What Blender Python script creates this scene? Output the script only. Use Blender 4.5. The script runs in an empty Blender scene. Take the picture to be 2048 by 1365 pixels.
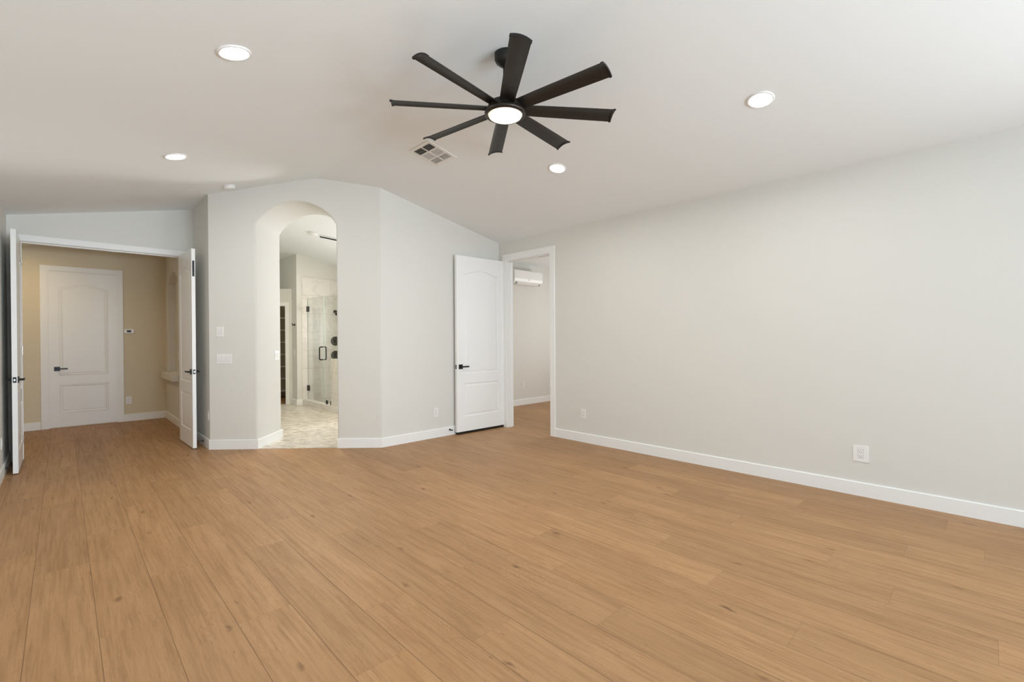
import bpy, bmesh, math, random
from mathutils import Vector, Matrix
from mathutils.geometry import tessellate_polygon
random.seed(7)
S = bpy.context.scene
COL = S.collection

# ------------------------------------------------------------------ camera, world, lights, exposure
CAM_H = 1.32
def make_camera():
    f, yaw, pitch, roll = 928.39, .76946, .0055035, .005578
    cy, sy, cp, sp = math.cos(yaw), math.sin(yaw), math.cos(pitch), math.sin(pitch)
    cr, sr = math.cos(roll), math.sin(roll)
    fw = Vector((sy*cp, cy*cp, -sp)); rt = Vector((cy, -sy, 0)); dn = fw.cross(rt)
    r2 = cr*rt + sr*dn; d2 = -sr*rt + cr*dn
    cd = bpy.data.cameras.new('camera'); cd.sensor_width = 36; cd.sensor_fit = 'HORIZONTAL'
    cd.lens = f/2048*36; cd.clip_start = .02
    o = bpy.data.objects.new('camera', cd); COL.objects.link(o)
    m = Matrix((r2, -d2, -fw)).transposed().to_4x4(); m.translation = (0, 0, CAM_H)
    o.matrix_world = m; S.camera = o
make_camera()
S.view_settings.view_transform = 'Standard'; S.view_settings.look = 'None'
S.view_settings.exposure = 0.05; S.view_settings.gamma = 1; S.view_settings.use_curve_mapping = False
S.cycles.max_bounces = 12; S.cycles.diffuse_bounces = 8; S.cycles.glossy_bounces = 4
S.cycles.transparent_max_bounces = 12; S.cycles.sample_clamp_indirect = 4
W = bpy.data.worlds.new('sky'); S.world = W; W.use_nodes = True
W.node_tree.nodes['Background'].inputs[0].default_value = (.80, .88, 1, 1)
W.node_tree.nodes['Background'].inputs[1].default_value = .5

def area(name, loc, direction, sx, sy, power, color=(1, 1, 1), spread=180):
    l = bpy.data.lights.new(name, 'AREA'); l.shape = 'RECTANGLE'; l.size = sx; l.size_y = sy
    l.energy = power; l.color = color; l.spread = math.radians(spread)
    o = bpy.data.objects.new(name, l); COL.objects.link(o); o.location = loc
    o.rotation_euler = Vector(direction).to_track_quat('-Z', 'Y').to_euler()
    return o
# daylight standing outside the bedroom window in the wall behind the camera
area('daylight_rear_window', (1.9, -5.9, .7), (-.2, 1, .25), 3.2, .9, 108, (.85, 1.02, 1.18), 90)
area('left_fill_light', (-.95, -2.7, 1.55), (1, 0, .0), 1.7, 1.7, 72, (.78, 1.02, 1.26))  # added fill through an invented left window, balances the room light
area('right_fill_light', (5.1, -2.9, 1.0), (-1, .9, .5), 2.8, 1.4, 112, (.95, 1.02, 1.06), 140)  # added fill through an invented right window, lifts the ceiling
# daylight outside the bathroom window
area('daylight_bathroom_window', (5.0, 7.15, 1.6), (-1, 0, .25), 1.1, 1.2, 64, (1, .99, 1.0))
# fill lights, then daylight outside the window of the room beyond the doorway
area('bathroom_fill_light', (2.9, 7.6, 2.98), (0, 0, -1), .3, .3, 36, (1, .90, .72))  # added to brighten the bathroom, has no fixture of its own
area('closet_fill_light', (3.2, 10.9, 2.28), (0, 0, -1), .15, .15, 1.6, (1, .86, .62))  # added to lift the dark closet, no fixture
area('daylight_side_room_window', (8.6, 4.4, 1.6), (-1, 0, 0), 1.5, 1.3, 59, (1, 1, 1))
# warm fill light added in the hall, no fixture there
area('hall_fill_light', (-.5, 8.9, 2.70), (0, 0, -1), .3, .3, 17, (1, .75, .42))

# ------------------------------------------------------------------ materials
def mat(name, col, rough=.5, metal=0, spec=.5, bump=0, bscale=200, var=0):
    m = bpy.data.materials.new(name); m.use_nodes = True; nt = m.node_tree
    b = nt.nodes['Principled BSDF']
    b.inputs['Base Color'].default_value = (*col, 1); b.inputs['Roughness'].default_value = rough
    b.inputs['Metallic'].default_value = metal; b.inputs['Specular IOR Level'].default_value = spec
    if bump or var:
        tc = nt.nodes.new('ShaderNodeTexCoord'); n = nt.nodes.new('ShaderNodeTexNoise')
        n.inputs['Scale'].default_value = bscale; n.inputs['Detail'].default_value = 3
        nt.links.new(tc.outputs['Object'], n.inputs['Vector'])
        if bump:
            bp = nt.nodes.new('ShaderNodeBump'); bp.inputs['Strength'].default_value = bump
            bp.inputs['Distance'].default_value = .002
            nt.links.new(n.outputs['Fac'], bp.inputs['Height']); nt.links.new(bp.outputs[0], b.inputs['Normal'])
        if var:
            mx = nt.nodes.new('ShaderNodeMixRGB'); mx.inputs[1].default_value = (*[c*(1-var) for c in col], 1)
            mx.inputs[2].default_value = (*[min(1, c*(1+var)) for c in col], 1)
            nt.links.new(n.outputs['Fac'], mx.inputs[0]); nt.links.new(mx.outputs[0], b.inputs['Base Color'])
    return m
def emit(name, col, strength):
    m = bpy.data.materials.new(name); m.use_nodes = True; nt = m.node_tree
    b = nt.nodes['Principled BSDF']; b.inputs['Base Color'].default_value = (.9, .9, .9, 1)
    b.inputs['Emission Color'].default_value = (*col, 1); b.inputs['Emission Strength'].default_value = strength
    return m
WALL = mat('greige_wall_paint', (.715, .708, .668), .65, spec=.25)
CEIL = mat('white_ceiling_paint', (.835, .868, .88), .75, spec=.2)
HALLW = mat('beige_hall_wall_paint', (.70, .63, .48), .65, spec=.25)
TRIM = mat('white_trim_paint', (.86, .87, .86), .38, spec=.4)
DOORW = mat('white_door_paint', (.86, .87, .865), .36, spec=.4)
BLK = mat('matte_black_metal', (.012, .012, .012), .38, metal=.3, bump=.02, bscale=300)
BLADE = mat('espresso_fan_blade', (.017, .0145, .012), .42, spec=.4, bump=.06, bscale=90, var=.2)
BRONZE = mat('dark_bronze_metal', (.030, .022, .016), .34, metal=.5, bump=.02, bscale=200)
PLAS = mat('white_plastic', (.84, .84, .83), .35, bump=.02, bscale=50)
DARK = mat('dark_slot', (.02, .02, .02), .7, var=.1, bscale=40)
VENTM = mat('white_vent_metal', (.80, .80, .77), .45, bump=.02, bscale=60)
CHROME = mat('satin_chrome', (.6, .6, .6), .25, metal=1, bump=.02, bscale=100)
SCREEN = mat('grey_lcd_screen', (.03, .035, .028), .45, var=.1, bscale=80)
CLOSET = mat('closet_paint', (.55, .50, .38), .7, bump=.1, bscale=100)
SHELFM = mat('white_shelf', (.72, .69, .60), .5, var=.03, bscale=20)
LENS = emit('downlight_lens_glow', (1.0, 1, .98), 245)
def fan_lens():
    m = emit('fan_lens_glow', (1, .86, .66), 7); nt = m.node_tree; b = nt.nodes['Principled BSDF']
    tc = nt.nodes.new('ShaderNodeTexCoord'); ln = nt.nodes.new('ShaderNodeVectorMath'); ln.operation = 'LENGTH'
    nt.links.new(tc.outputs['Object'], ln.inputs[0])          # brighter over the lamp in the middle of the lens
    mr = nt.nodes.new('ShaderNodeMapRange'); mr.inputs[1].default_value = .075; mr.inputs[2].default_value = .132
    mr.inputs[3].default_value = 3.2; mr.inputs[4].default_value = .35
    nt.links.new(ln.outputs['Value'], mr.inputs[0]); nt.links.new(mr.outputs[0], b.inputs['Emission Strength'])
    return m
FLENS = fan_lens()

def glass_mat():
    m = bpy.data.materials.new('clear_shower_glass'); m.use_nodes = True; nt = m.node_tree
    for n in list(nt.nodes): nt.nodes.remove(n)
    out = nt.nodes.new('ShaderNodeOutputMaterial'); mx = nt.nodes.new('ShaderNodeMixShader')
    tr = nt.nodes.new('ShaderNodeBsdfTransparent'); tr.inputs[0].default_value = (.965, .98, .97, 1)
    gl = nt.nodes.new('ShaderNodeBsdfGlossy'); gl.inputs['Roughness'].default_value = .01
    lw = nt.nodes.new('ShaderNodeLayerWeight'); lw.inputs[0].default_value = .5
    pw = nt.nodes.new('ShaderNodeMath'); pw.operation = 'POWER'; pw.inputs[1].default_value = 5; nt.links.new(lw.outputs['Facing'], pw.inputs[0])
    fr = nt.nodes.new('ShaderNodeMath'); fr.operation = 'MULTIPLY_ADD'; fr.inputs[1].default_value = .9; fr.inputs[2].default_value = .04; nt.links.new(pw.outputs[0], fr.inputs[0])
    nt.links.new(fr.outputs[0], mx.inputs[0]); nt.links.new(tr.outputs[0], mx.inputs[1])
    nt.links.new(gl.outputs[0], mx.inputs[2]); nt.links.new(mx.outputs[0], out.inputs[0])
    return m
GLASS = glass_mat()
GEDGE = mat('pale_green_glass_edge', (.50, .58, .52), .2, var=.05, bscale=30)

PW, PL = .2335, 1.503
def wood():
    m = bpy.data.materials.new('light_oak_plank'); m.use_nodes = True; nt = m.node_tree
    N, L = nt.nodes.new, nt.links.new
    b = nt.nodes['Principled BSDF']
    uv = N('ShaderNodeUVMap'); uv.uv_map = 'local'; rn = N('ShaderNodeUVMap'); rn.uv_map = 'rnd'
    def math_(op, a, c=None):
        n = N('ShaderNodeMath'); n.operation = op
        for i, x in enumerate((a, c)):
            if x is None: continue
            if isinstance(x, (int, float)): n.inputs[i].default_value = x
            else: L(x, n.inputs[i])
        return n.outputs[0]
    su = N('ShaderNodeSeparateXYZ'); L(uv.outputs[0], su.inputs[0]); sr = N('ShaderNodeSeparateXYZ'); L(rn.outputs[0], sr.inputs[0])
    U, V, R1, R2 = su.outputs[0], su.outputs[1], sr.outputs[0], sr.outputs[1]
    def vec(x, y, z):
        c = N('ShaderNodeCombineXYZ')
        for i, q in enumerate((x, y, z)):
            if isinstance(q, (int, float)): c.inputs[i].default_value = q
            else: L(q, c.inputs[i])
        return c.outputs[0]
    def noise(v, sc, det, rough=.5, dist=0):
        n = N('ShaderNodeTexNoise'); n.inputs['Scale'].default_value = sc; n.inputs['Detail'].default_value = det
        n.inputs['Roughness'].default_value = rough; n.inputs['Distortion'].default_value = dist; L(v, n.inputs['Vector']); return n.outputs['Fac']
    def ramp(f, *st):
        r = N('ShaderNodeValToRGB'); L(f, r.inputs[0]); e = r.color_ramp.elements
        while len(e) < len(st): e.new(.5)
        for k, (p, c) in enumerate(st):
            e[k].position = p; e[k].color = (*c, 1) if isinstance(c, tuple) else (c, c, c, 1)
        return r.outputs[0]
    def mix(f, a, c, mode='MIX'):
        n = N('ShaderNodeMixRGB'); n.blend_type = mode
        if isinstance(f, (int, float)): n.inputs[0].default_value = f
        else: L(f, n.inputs[0])
        for i, x in ((1, a), (2, c)):
            if isinstance(x, tuple): n.inputs[i].default_value = (*x, 1)
            else: L(x, n.inputs[i])
        return n.outputs[0]
    a = math_('MULTIPLY', R1, 40.0); c = math_('MULTIPLY', R2, 60.0)
    Uo = math_('ADD', U, a); Vo = math_('ADD', V, c)
    # broad tone clouds, long streaks, fine pores
    cloud = noise(vec(math_('MULTIPLY', Uo, 4.5), math_('MULTIPLY', Vo, 1.3), R1), 1.6, 3, .55, .6)
    streak = noise(vec(math_('MULTIPLY', Uo, 34), math_('MULTIPLY', Vo, 1.3), R2), 1.5, 6, .68, .35)
    pore = noise(vec(math_('MULTIPLY', Uo, 170), math_('MULTIPLY', Vo, 5.5), 0), 1.8, 3, .6)
    # cathedral grain: nested arches from a warped distance field
    warp = noise(vec(math_('MULTIPLY', Uo, 6), math_('MULTIPLY', Vo, 1.5), 3), 1.1, 3, .45)
    fld = math_('ADD', math_('MULTIPLY', warp, 95.0), math_('MULTIPLY', Uo, 60.0))
    ring = math_('ABSOLUTE', math_('SINE', fld))
    ringm = ramp(ring, (0, 1.0), (.30, .35), (.8, 0.0))
    zone = ramp(noise(vec(math_('MULTIPLY', Uo, 7), math_('MULTIPLY', Vo, .9), 9), 1.1, 2), (.49, 0.0), (.60, 1.0))
    base = mix(cloud, (.335, .178, .072), (.495, .292, .140))
    base = mix(ramp(streak, (.46, .0), (.68, .66)), base, (.250, .127, .052))
    base = mix(math_('MULTIPLY', math_('MULTIPLY', ringm, zone), .62), base, (.33, .165, .07))
    base = mix(ramp(pore, (.50, 0.0), (.70, .50)), base, (.30, .150, .062))
    # knots and short mineral checks
    vo = N('ShaderNodeTexVoronoi'); vo.inputs['Scale'].default_value = 1.0
    wq = noise(vec(math_('MULTIPLY', Uo, 30), math_('MULTIPLY', Vo, 12), 0), 1, 3)
    kv = vec(math_('ADD', math_('MULTIPLY', Uo, 8.5), math_('MULTIPLY', wq, .42)), math_('ADD', math_('MULTIPLY', Vo, 2.6), math_('MULTIPLY', wq, .22)), 0)
    L(kv, vo.inputs['Vector'])
    pick = N('ShaderNodeSeparateColor'); L(vo.outputs['Color'], pick.inputs[0])
    kn = math_('MULTIPLY', ramp(vo.outputs['Distance'], (0.0, 1.0), (.04, .8), (.12, 0.0)), math_('GREATER_THAN', pick.outputs[0], .35))
    kn2 = math_('MULTIPLY', ramp(noise(vec(math_('MULTIPLY', Uo, 75), math_('MULTIPLY', Vo, 13), 5), 1.2, 2), (.70, 0.0), (.76, 1.0)), .75)
    base = mix(math_('MULTIPLY', kn, .9), base, (.13, .058, .022))
    base = mix(math_('MULTIPLY', kn2, .8), base, (.17, .08, .032))
    # tone of each plank
    tone = N('ShaderNodeMapRange'); L(R1, tone.inputs[0]); tone.inputs[3].default_value = .91; tone.inputs[4].default_value = 1.07
    base = mix(1.0, base, vec(tone.outputs[0], tone.outputs[0], tone.outputs[0]), 'MULTIPLY')
    # bevelled seams
    du = math_('MINIMUM', U, math_('SUBTRACT', PW, U)); dv = math_('MINIMUM', V, math_('SUBTRACT', PL, V))
    d = math_('MINIMUM', du, math_('ADD', math_('MULTIPLY', dv, 1.3), .0009))
    seam = ramp(math_('MULTIPLY', d, 100.0), (0.0, 1.0), (.11, .9), (.22, 0.0))
    base = mix(math_('MULTIPLY', seam, .68), base, (.13, .062, .025))
    L(base, b.inputs['Base Color'])
    L(ramp(streak, (.3, .42), (.8, .54)), b.inputs['Roughness'])
    b.inputs['Specular IOR Level'].default_value = .34
    h = math_('SUBTRACT', math_('MULTIPLY', pore, .25), seam)
    bp = N('ShaderNodeBump'); bp.inputs['Strength'].default_value = .35; bp.inputs['Distance'].default_value = .0012
    L(h, bp.inputs['Height']); L(bp.outputs[0], b.inputs['Normal'])
    return m
WOOD = wood()

def mosaic():
    m = bpy.data.materials.new('marble_sliver_mosaic'); m.use_nodes = True; nt = m.node_tree
    N, L = nt.nodes.new, nt.links.new; b = nt.nodes['Principled BSDF']
    tc = N('ShaderNodeTexCoord'); mp = N('ShaderNodeMapping'); L(tc.outputs['Object'], mp.inputs[0])
    mp.inputs['Rotation'].default_value = (0, 0, math.radians(43)); 
    br = N('ShaderNodeTexBrick'); L(mp.outputs[0], br.inputs['Vector']); br.inputs['Scale'].default_value = 1
    br.inputs['Brick Width'].default_value = .085; br.inputs['Row Height'].default_value = .029
    br.inputs['Mortar Size'].default_value = .003; br.offset = .37
    br.inputs['Color1'].default_value = (.86, .82, .74, 1); br.inputs['Color2'].default_value = (.40, .35, .28, 1)
    br.inputs['Mortar'].default_value = (.50, .46, .39, 1); br.inputs['Bias'].default_value = -.15
    no = N('ShaderNodeTexNoise'); L(mp.outputs[0], no.inputs['Vector']); no.inputs['Scale'].default_value = 14; no.inputs['Detail'].default_value = 5
    mx = N('ShaderNodeMixRGB'); mx.blend_type = 'MULTIPLY'; mx.inputs[0].default_value = .6
    rp = N('ShaderNodeValToRGB'); L(no.outputs['Fac'], rp.inputs[0]); rp.color_ramp.elements[0].position = .3; rp.color_ramp.elements[0].color = (.72, .70, .66, 1); rp.color_ramp.elements[1].position = .6
    L(br.outputs['Color'], mx.inputs[1]); L(rp.outputs[0], mx.inputs[2]); L(mx.outputs[0], b.inputs['Base Color'])
    b.inputs['Roughness'].default_value = .35
    bp = N('ShaderNodeBump'); bp.inputs['Strength'].default_value = .5; bp.inputs['Distance'].default_value = .002; bp.invert = True
    L(br.outputs['Fac'], bp.inputs['Height']); L(bp.outputs[0], b.inputs['Normal'])
    return m
MOSAIC = mosaic()
def marble():
    m = bpy.data.materials.new('white_marble_wall_tile'); m.use_nodes = True; nt = m.node_tree
    N, L = nt.nodes.new, nt.links.new; b = nt.nodes['Principled BSDF']
    uv = N('ShaderNodeTexCoord'); sp = N('ShaderNodeSeparateXYZ'); L(uv.outputs['Object'], sp.inputs[0])
    ad = N('ShaderNodeMath'); ad.operation = 'ADD'; L(sp.outputs[0], ad.inputs[0]); L(sp.outputs[1], ad.inputs[1])
    cb = N('ShaderNodeCombineXYZ'); L(ad.outputs[0], cb.inputs[0]); L(sp.outputs[2], cb.inputs[1])
    mp = N('ShaderNodeMapping'); L(cb.outputs[0], mp.inputs[0]); mp.inputs['Location'].default_value = (.33, .02, 0)
    br = N('ShaderNodeTexBrick'); L(mp.outputs[0], br.inputs['Vector']); br.inputs['Scale'].default_value = 1
    br.inputs['Brick Width'].default_value = .76; br.inputs['Row Height'].default_value = .374; br.inputs['Mortar Size'].default_value = .0025
    br.inputs['Color1'].default_value = (.76, .74, .70, 1); br.inputs['Color2'].default_value = (.71, .685, .65, 1); br.inputs['Mortar'].default_value = (.50, .47, .42, 1)
    no = N('ShaderNodeTexNoise'); L(cb.outputs[0], no.inputs['Vector']); no.inputs['Scale'].default_value = 1.9; no.inputs['Detail'].default_value = 8; no.inputs['Distortion'].default_value = 1.4
    rp = N('ShaderNodeValToRGB'); L(no.outputs['Fac'], rp.inputs[0]); e = rp.color_ramp.elements
    e[0].position = .45; e[0].color = (1, 1, 1, 1); e[1].position = .55; e[1].color = (1, 1, 1, 1); k = e.new(.50); k.color = (.88, .86, .83, 1)
    mx = N('ShaderNodeMixRGB'); mx.blend_type = 'MULTIPLY'; mx.inputs[0].default_value = .8
    L(br.outputs['Color'], mx.inputs[1]); L(rp.outputs[0], mx.inputs[2]); L(mx.outputs[0], b.inputs['Base Color'])
    b.inputs['Roughness'].default_value = .22
    return m
MARBLE = marble()

# ------------------------------------------------------------------ helpers
def obj(name, bm, m, parent=None, smooth=False):
    me = bpy.data.meshes.new(name); bmesh.ops.remove_doubles(bm, verts=bm.verts, dist=1e-6)
    bmesh.ops.recalc_face_normals(bm, faces=bm.faces)
    bm.to_mesh(me); bm.free(); me.materials.append(m)
    if smooth:
        for p in me.polygons: p.use_smooth = True
    o = bpy.data.objects.new(name, me); COL.objects.link(o)
    if parent: o.parent = parent
    return o
def soften(o, w=.002, seg=2):
    b = o.modifiers.new('soft_edges', 'BEVEL'); b.width = w; b.segments = seg; b.limit_method = 'ANGLE'; b.angle_limit = math.radians(40)
    return o
def tag(o, label=None, cat=None, group=None, kind=None):
    for k, v in (('label', label), ('category', cat), ('group', group), ('kind', kind)):
        if v: o[k] = v
    return o
def empty(name, loc, label, cat, rot=None, group=None, kind=None):
    o = bpy.data.objects.new(name, None); COL.objects.link(o); o.empty_display_size = .05
    o.matrix_world = Matrix.Translation(loc) @ (rot.to_4x4() if rot else Matrix())
    return tag(o, label, cat, group, kind)
def struct(name, bm, m, label=None, smooth=False):
    o = obj(name, bm, m, None, smooth); o['kind'] = 'structure'
    if label: o['label'] = label
    return o
def box(bm, x0, x1, y0, y1, z0, z1):
    v = [bm.verts.new((x, y, z)) for z in (z0, z1) for x, y in ((x0, y0), (x1, y0), (x1, y1), (x0, y1))]
    for f in ((3, 2, 1, 0), (4, 5, 6, 7), (0, 1, 5, 4), (1, 2, 6, 5), (2, 3, 7, 6), (3, 0, 4, 7)):
        bm.faces.new([v[i] for i in f])
def boxes(*bs):
    bm = bmesh.new()
    for b in bs: box(bm, *b)
    return bm
def prism(bm, pts, z0, z1):
    lo = [bm.verts.new((x, y, z0)) for x, y in pts]; hi = [bm.verts.new((x, y, z1)) for x, y in pts]
    n = len(pts)
    for tri in tessellate_polygon([[Vector((x, y, 0)) for x, y in pts]]):
        bm.faces.new([lo[i] for i in tri][::-1]); bm.faces.new([hi[i] for i in tri])
    for i in range(n): bm.faces.new((lo[i], lo[(i+1) % n], hi[(i+1) % n], hi[i]))
def lathe(bm, prof, seg=32, M=None, ang=2*math.pi):
    M = M or Matrix()
    rings = []
    for r, z in prof:
        if r < 1e-6: rings.append([bm.verts.new(M @ Vector((0, 0, z)))])
        else: rings.append([bm.verts.new(M @ Vector((r*math.cos(2*math.pi*k/seg), r*math.sin(2*math.pi*k/seg), z))) for k in range(seg)])
    for a, b in zip(rings, rings[1:]):
        for k in range(seg):
            j = (k+1) % seg
            if len(a) == 1 and len(b) == 1: continue
            if len(a) == 1: bm.faces.new((a[0], b[k], b[j]))
            elif len(b) == 1: bm.faces.new((a[k], a[j], b[0]))
            else: bm.faces.new((a[k], a[j], b[j], b[k]))
def tube(bm, pts, r, seg=10, cap=True):
    pts = [Vector(p) for p in pts]; rings = []; prev = None
    for i, p in enumerate(pts):
        t = ((pts[min(i+1, len(pts)-1)] - p).normalized() + (p - pts[max(i-1, 0)]).normalized()).normalized()
        if prev is None: a = t.orthogonal().normalized()
        else: a = (prev - t*prev.dot(t)).normalized()
        prev = a; b = t.cross(a)
        rr = r[i] if isinstance(r, (list, tuple)) else r
        rings.append([bm.verts.new(p + rr*(math.cos(2*math.pi*k/seg)*a + math.sin(2*math.pi*k/seg)*b)) for k in range(seg)])
    for A, B in zip(rings, rings[1:]):
        for k in range(seg): bm.faces.new((A[k], A[(k+1) % seg], B[(k+1) % seg], B[k]))
    if cap: bm.faces.new(rings[0][::-1]); bm.faces.new(rings[-1])
def offset_loop(pts, d):
    """pts ccw; positive d moves the loop outwards"""
    n = len(pts); out = []
    for i in range(n):
        p0, p, p1 = Vector(pts[i-1]), Vector(pts[i]), Vector(pts[(i+1) % n])
        e0 = (p-p0).normalized(); e1 = (p1-p).normalized()
        n0 = Vector((e0.y, -e0.x)); n1 = Vector((e1.y, -e1.x)); nn = (n0+n1)
        nn = nn / max(nn.length_squared, .2) * 2
        out.append(tuple(p + nn*d))
    return out
def plate_with_holes(bm, outer, holes, place, profile, thick, both=True, capped=True):
    """flat plate in (a,b) coordinates; place(a,b,c) gives the 3-D point at depth c behind the face.
    profile: list of (inset, depth) from each hole's rim; capped: the last loop is closed by a face"""
    faces_front = []
    sides = (0, 1) if both else (0,)
    rims = {}
    for s in sides:
        P = (lambda a, b, c: place(a, b, c)) if s == 0 else (lambda a, b, c: place(a, b, thick-c))
        loops2 = [outer] + holes
        flat = [p for l in loops2 for p in l]
        vs = [bm.verts.new(P(a, b, 0)) for a, b in flat]
        for t in tessellate_polygon([[Vector((a, b, 0)) for a, b in l] for l in loops2]):
            try: bm.faces.new([vs[i] for i in t])
            except ValueError: pass
        rims[s] = vs[:len(outer)]
        k = len(outer)
        for h in holes:
            prev = vs[k:k+len(h)]; k += len(h)
            for ins, dep in profile:
                lp = offset_loop(h, -ins) if ins else h
                cur = [bm.verts.new(P(a, b, dep)) for a, b in lp]
                for i in range(len(h)):
                    j = (i+1) % len(h); bm.faces.new((prev[i], prev[j], cur[j], cur[i]))
                prev = cur
            if capped:
                lp = offset_loop(h, -profile[-1][0])
                for t in tessellate_polygon([[Vector((a, b, 0)) for a, b in lp]]):
                    try: bm.faces.new([prev[i] for i in t])
                    except ValueError: pass
    if both:
        n = len(outer)
        for i in range(n):
            bm.faces.new((rims[0][i], rims[0][(i+1) % n], rims[1][(i+1) % n], rims[1][i]))

# ------------------------------------------------------------------ plan of the place (metres)
XR, XL, YB = 4.74, -.43, -5.5           # right wall, left wall, wall behind the camera
YS = 5.17                                 # short wall with the open white door
A = Vector((2.787, 5.17)); B = Vector((1.272, 6.562))      # ends of the angled wall
YH = 7.47; YHB = 9.84; XJ = 1.272         # double door wall, hall back wall, jog wall
RIDGE = 2.2
def cz(x):
    return 2.755 + .209*(XR-x) if x > 2.2 else 2.70 + .22*(x-XL)
AL = (B-A).length; AD = (B-A)/AL; AN = Vector((-AD.y, AD.x))     # normal
if AN.y < 0: AN = -AN                     # AN points into the bathroom
def cut_gable(bm, fill=True):
    for co, no in (((XR, 0, 2.755), (.209, 0, 1)), ((XL, 0, 2.70), (-.22, 0, 1))):
        g = bm.verts[:] + bm.edges[:] + bm.faces[:]
        r = bmesh.ops.bisect_plane(bm, geom=g, plane_co=co, plane_no=no, clear_outer=True, dist=1e-5)
        ed = [e for e in r['geom_cut'] if isinstance(e, bmesh.types.BMEdge)]
        if fill: bmesh.ops.holes_fill(bm, edges=[e for e in bm.edges if e.is_boundary], sides=0)
    return bm

# ---- floor: individual boards, one mesh
def build_floor():
    phase = {-1: 4.125, 0: 3.735, 1: 4.25, 2: 3.27, 3: 2.43, 4: 1.73, 5: 3.62, 6: 1.572, 7: 2.125, 8: 4.265, 9: 1.735, 10: .607,
             11: 1.055, 12: -.021, 13: .353, 14: .67, 15: 1.28, 16: .366, 17: .028, 18: 1.05, 19: .215}
    bm = bmesh.new(); ul = bm.loops.layers.uv.new('local'); ur = bm.loops.layers.uv.new('rnd')
    rows = range(-8, 38)
    for k in rows:
        x0 = -.127 + (k)*PW; ph = phase.get(k, random.random()*PL)
        n0 = math.floor((YB-.3-ph)/PL)
        for j in range(n0, n0+14):
            y0 = ph + j*PL; y1 = y0 + PL
            ya, yb = max(y0, YB-.3), min(y1, 11.7)
            if yb-ya < .01: continue
            r = (random.random(), random.random())
            vs = [bm.verts.new(p) for p in ((x0, ya, 0), (x0+PW, ya, 0), (x0+PW, yb, 0), (x0, yb, 0))]
            f = bm.faces.new(vs)
            for lp in f.loops:
                lp[ul].uv = (lp.vert.co.x-x0, lp.vert.co.y-y0); lp[ur].uv = r
    me = bpy.data.meshes.new('floor'); bm.to_mesh(me); bm.free(); me.materials.append(WOOD)
    o = bpy.data.objects.new('floor', me); COL.objects.link(o); tag(o, 'light oak plank floor of the bedroom and hall', kind='structure')
build_floor()
# bathroom mosaic floor
bm = bmesh.new()
p0 = A + AN*.0 + AD*.5; p1 = A + AD*(AL-.03)
prism(bm, [(A.x+.02, A.y+.12), (A.x+AD.x*.2, A.y+AD.y*.2), (B.x-AD.x*.3, B.y-AD.y*.3), (1.5, 6.9), (1.5, 10.3), (2.55, 10.7), (3.33, 9.96), (3.40, 9.75), (4.74, 9.75), (4.74, 5.29)], .0005, .004)
struct('floor_bathroom', bm, MOSAIC, 'pale grey and cream sliver mosaic tile floor seen through the arch')

# ---- ceiling (gable along Y)
bm = bmesh.new()
def slab(bm, pts, t=.08):
    lo = [bm.verts.new(p) for p in pts]; hi = [bm.verts.new((p[0], p[1], p[2]+t)) for p in pts]; n = len(pts)
    bm.faces.new(lo[::-1]); bm.faces.new(hi)
    for i in range(n): bm.faces.new((lo[i], lo[(i+1) % n], hi[(i+1) % n], hi[i]))
y0, y1 = YB-.12, 11.8
xs = [XL-.12, RIDGE-.10, RIDGE-.05, RIDGE, RIDGE+.05, RIDGE+.10, XR+.115]
zr = cz(RIDGE+.0001)
zz = [cz(xs[0]), cz(xs[1]), cz(xs[2])-.003, zr-.012, cz(xs[4])-.003, cz(xs[5]), cz(xs[6])]
lo0 = [bm.verts.new((x, y0, z)) for x, z in zip(xs, zz)]; lo1 = [bm.verts.new((x, y1, z)) for x, z in zip(xs, zz)]
hi0 = [bm.verts.new((x, y0, z+.08)) for x, z in zip(xs, zz)]; hi1 = [bm.verts.new((x, y1, z+.08)) for x, z in zip(xs, zz)]
for i in range(6):
    bm.faces.new((lo0[i], lo0[i+1], lo1[i+1], lo1[i])); bm.faces.new((hi0[i], hi0[i+1], hi1[i+1], hi1[i]))
    bm.faces.new((lo0[i], lo0[i+1], hi0[i+1], hi0[i])); bm.faces.new((lo1[i], lo1[i+1], hi1[i+1], hi1[i]))
bm.faces.new((lo0[0], lo1[0], hi1[0], hi0[0])); bm.faces.new((lo0[6], lo1[6], hi1[6], hi0[6]))
struct('ceiling', bm, CEIL, 'white vaulted ceiling')
struct('ceiling_hall', boxes((-1.9, XJ, YH+.12, YHB+.1, 2.74, 2.80)), CEIL)
struct('ceiling_side_room', boxes((XR+.115, 8.4, 2.5, 6.6, 2.78, 2.84)), CEIL)

# ---- walls of the bedroom
DY0, DY1, DZ = 4.137, 5.005, 2.475          # doorway in the right wall
DYc = 5.005
def wall_mesh(*bs):
    return cut_gable(boxes(*bs))
bm = boxes((XR, XR+.115, YB, -.62-.8+.15, 0, 2.9))
bm = cut_gable(bm)
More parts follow.
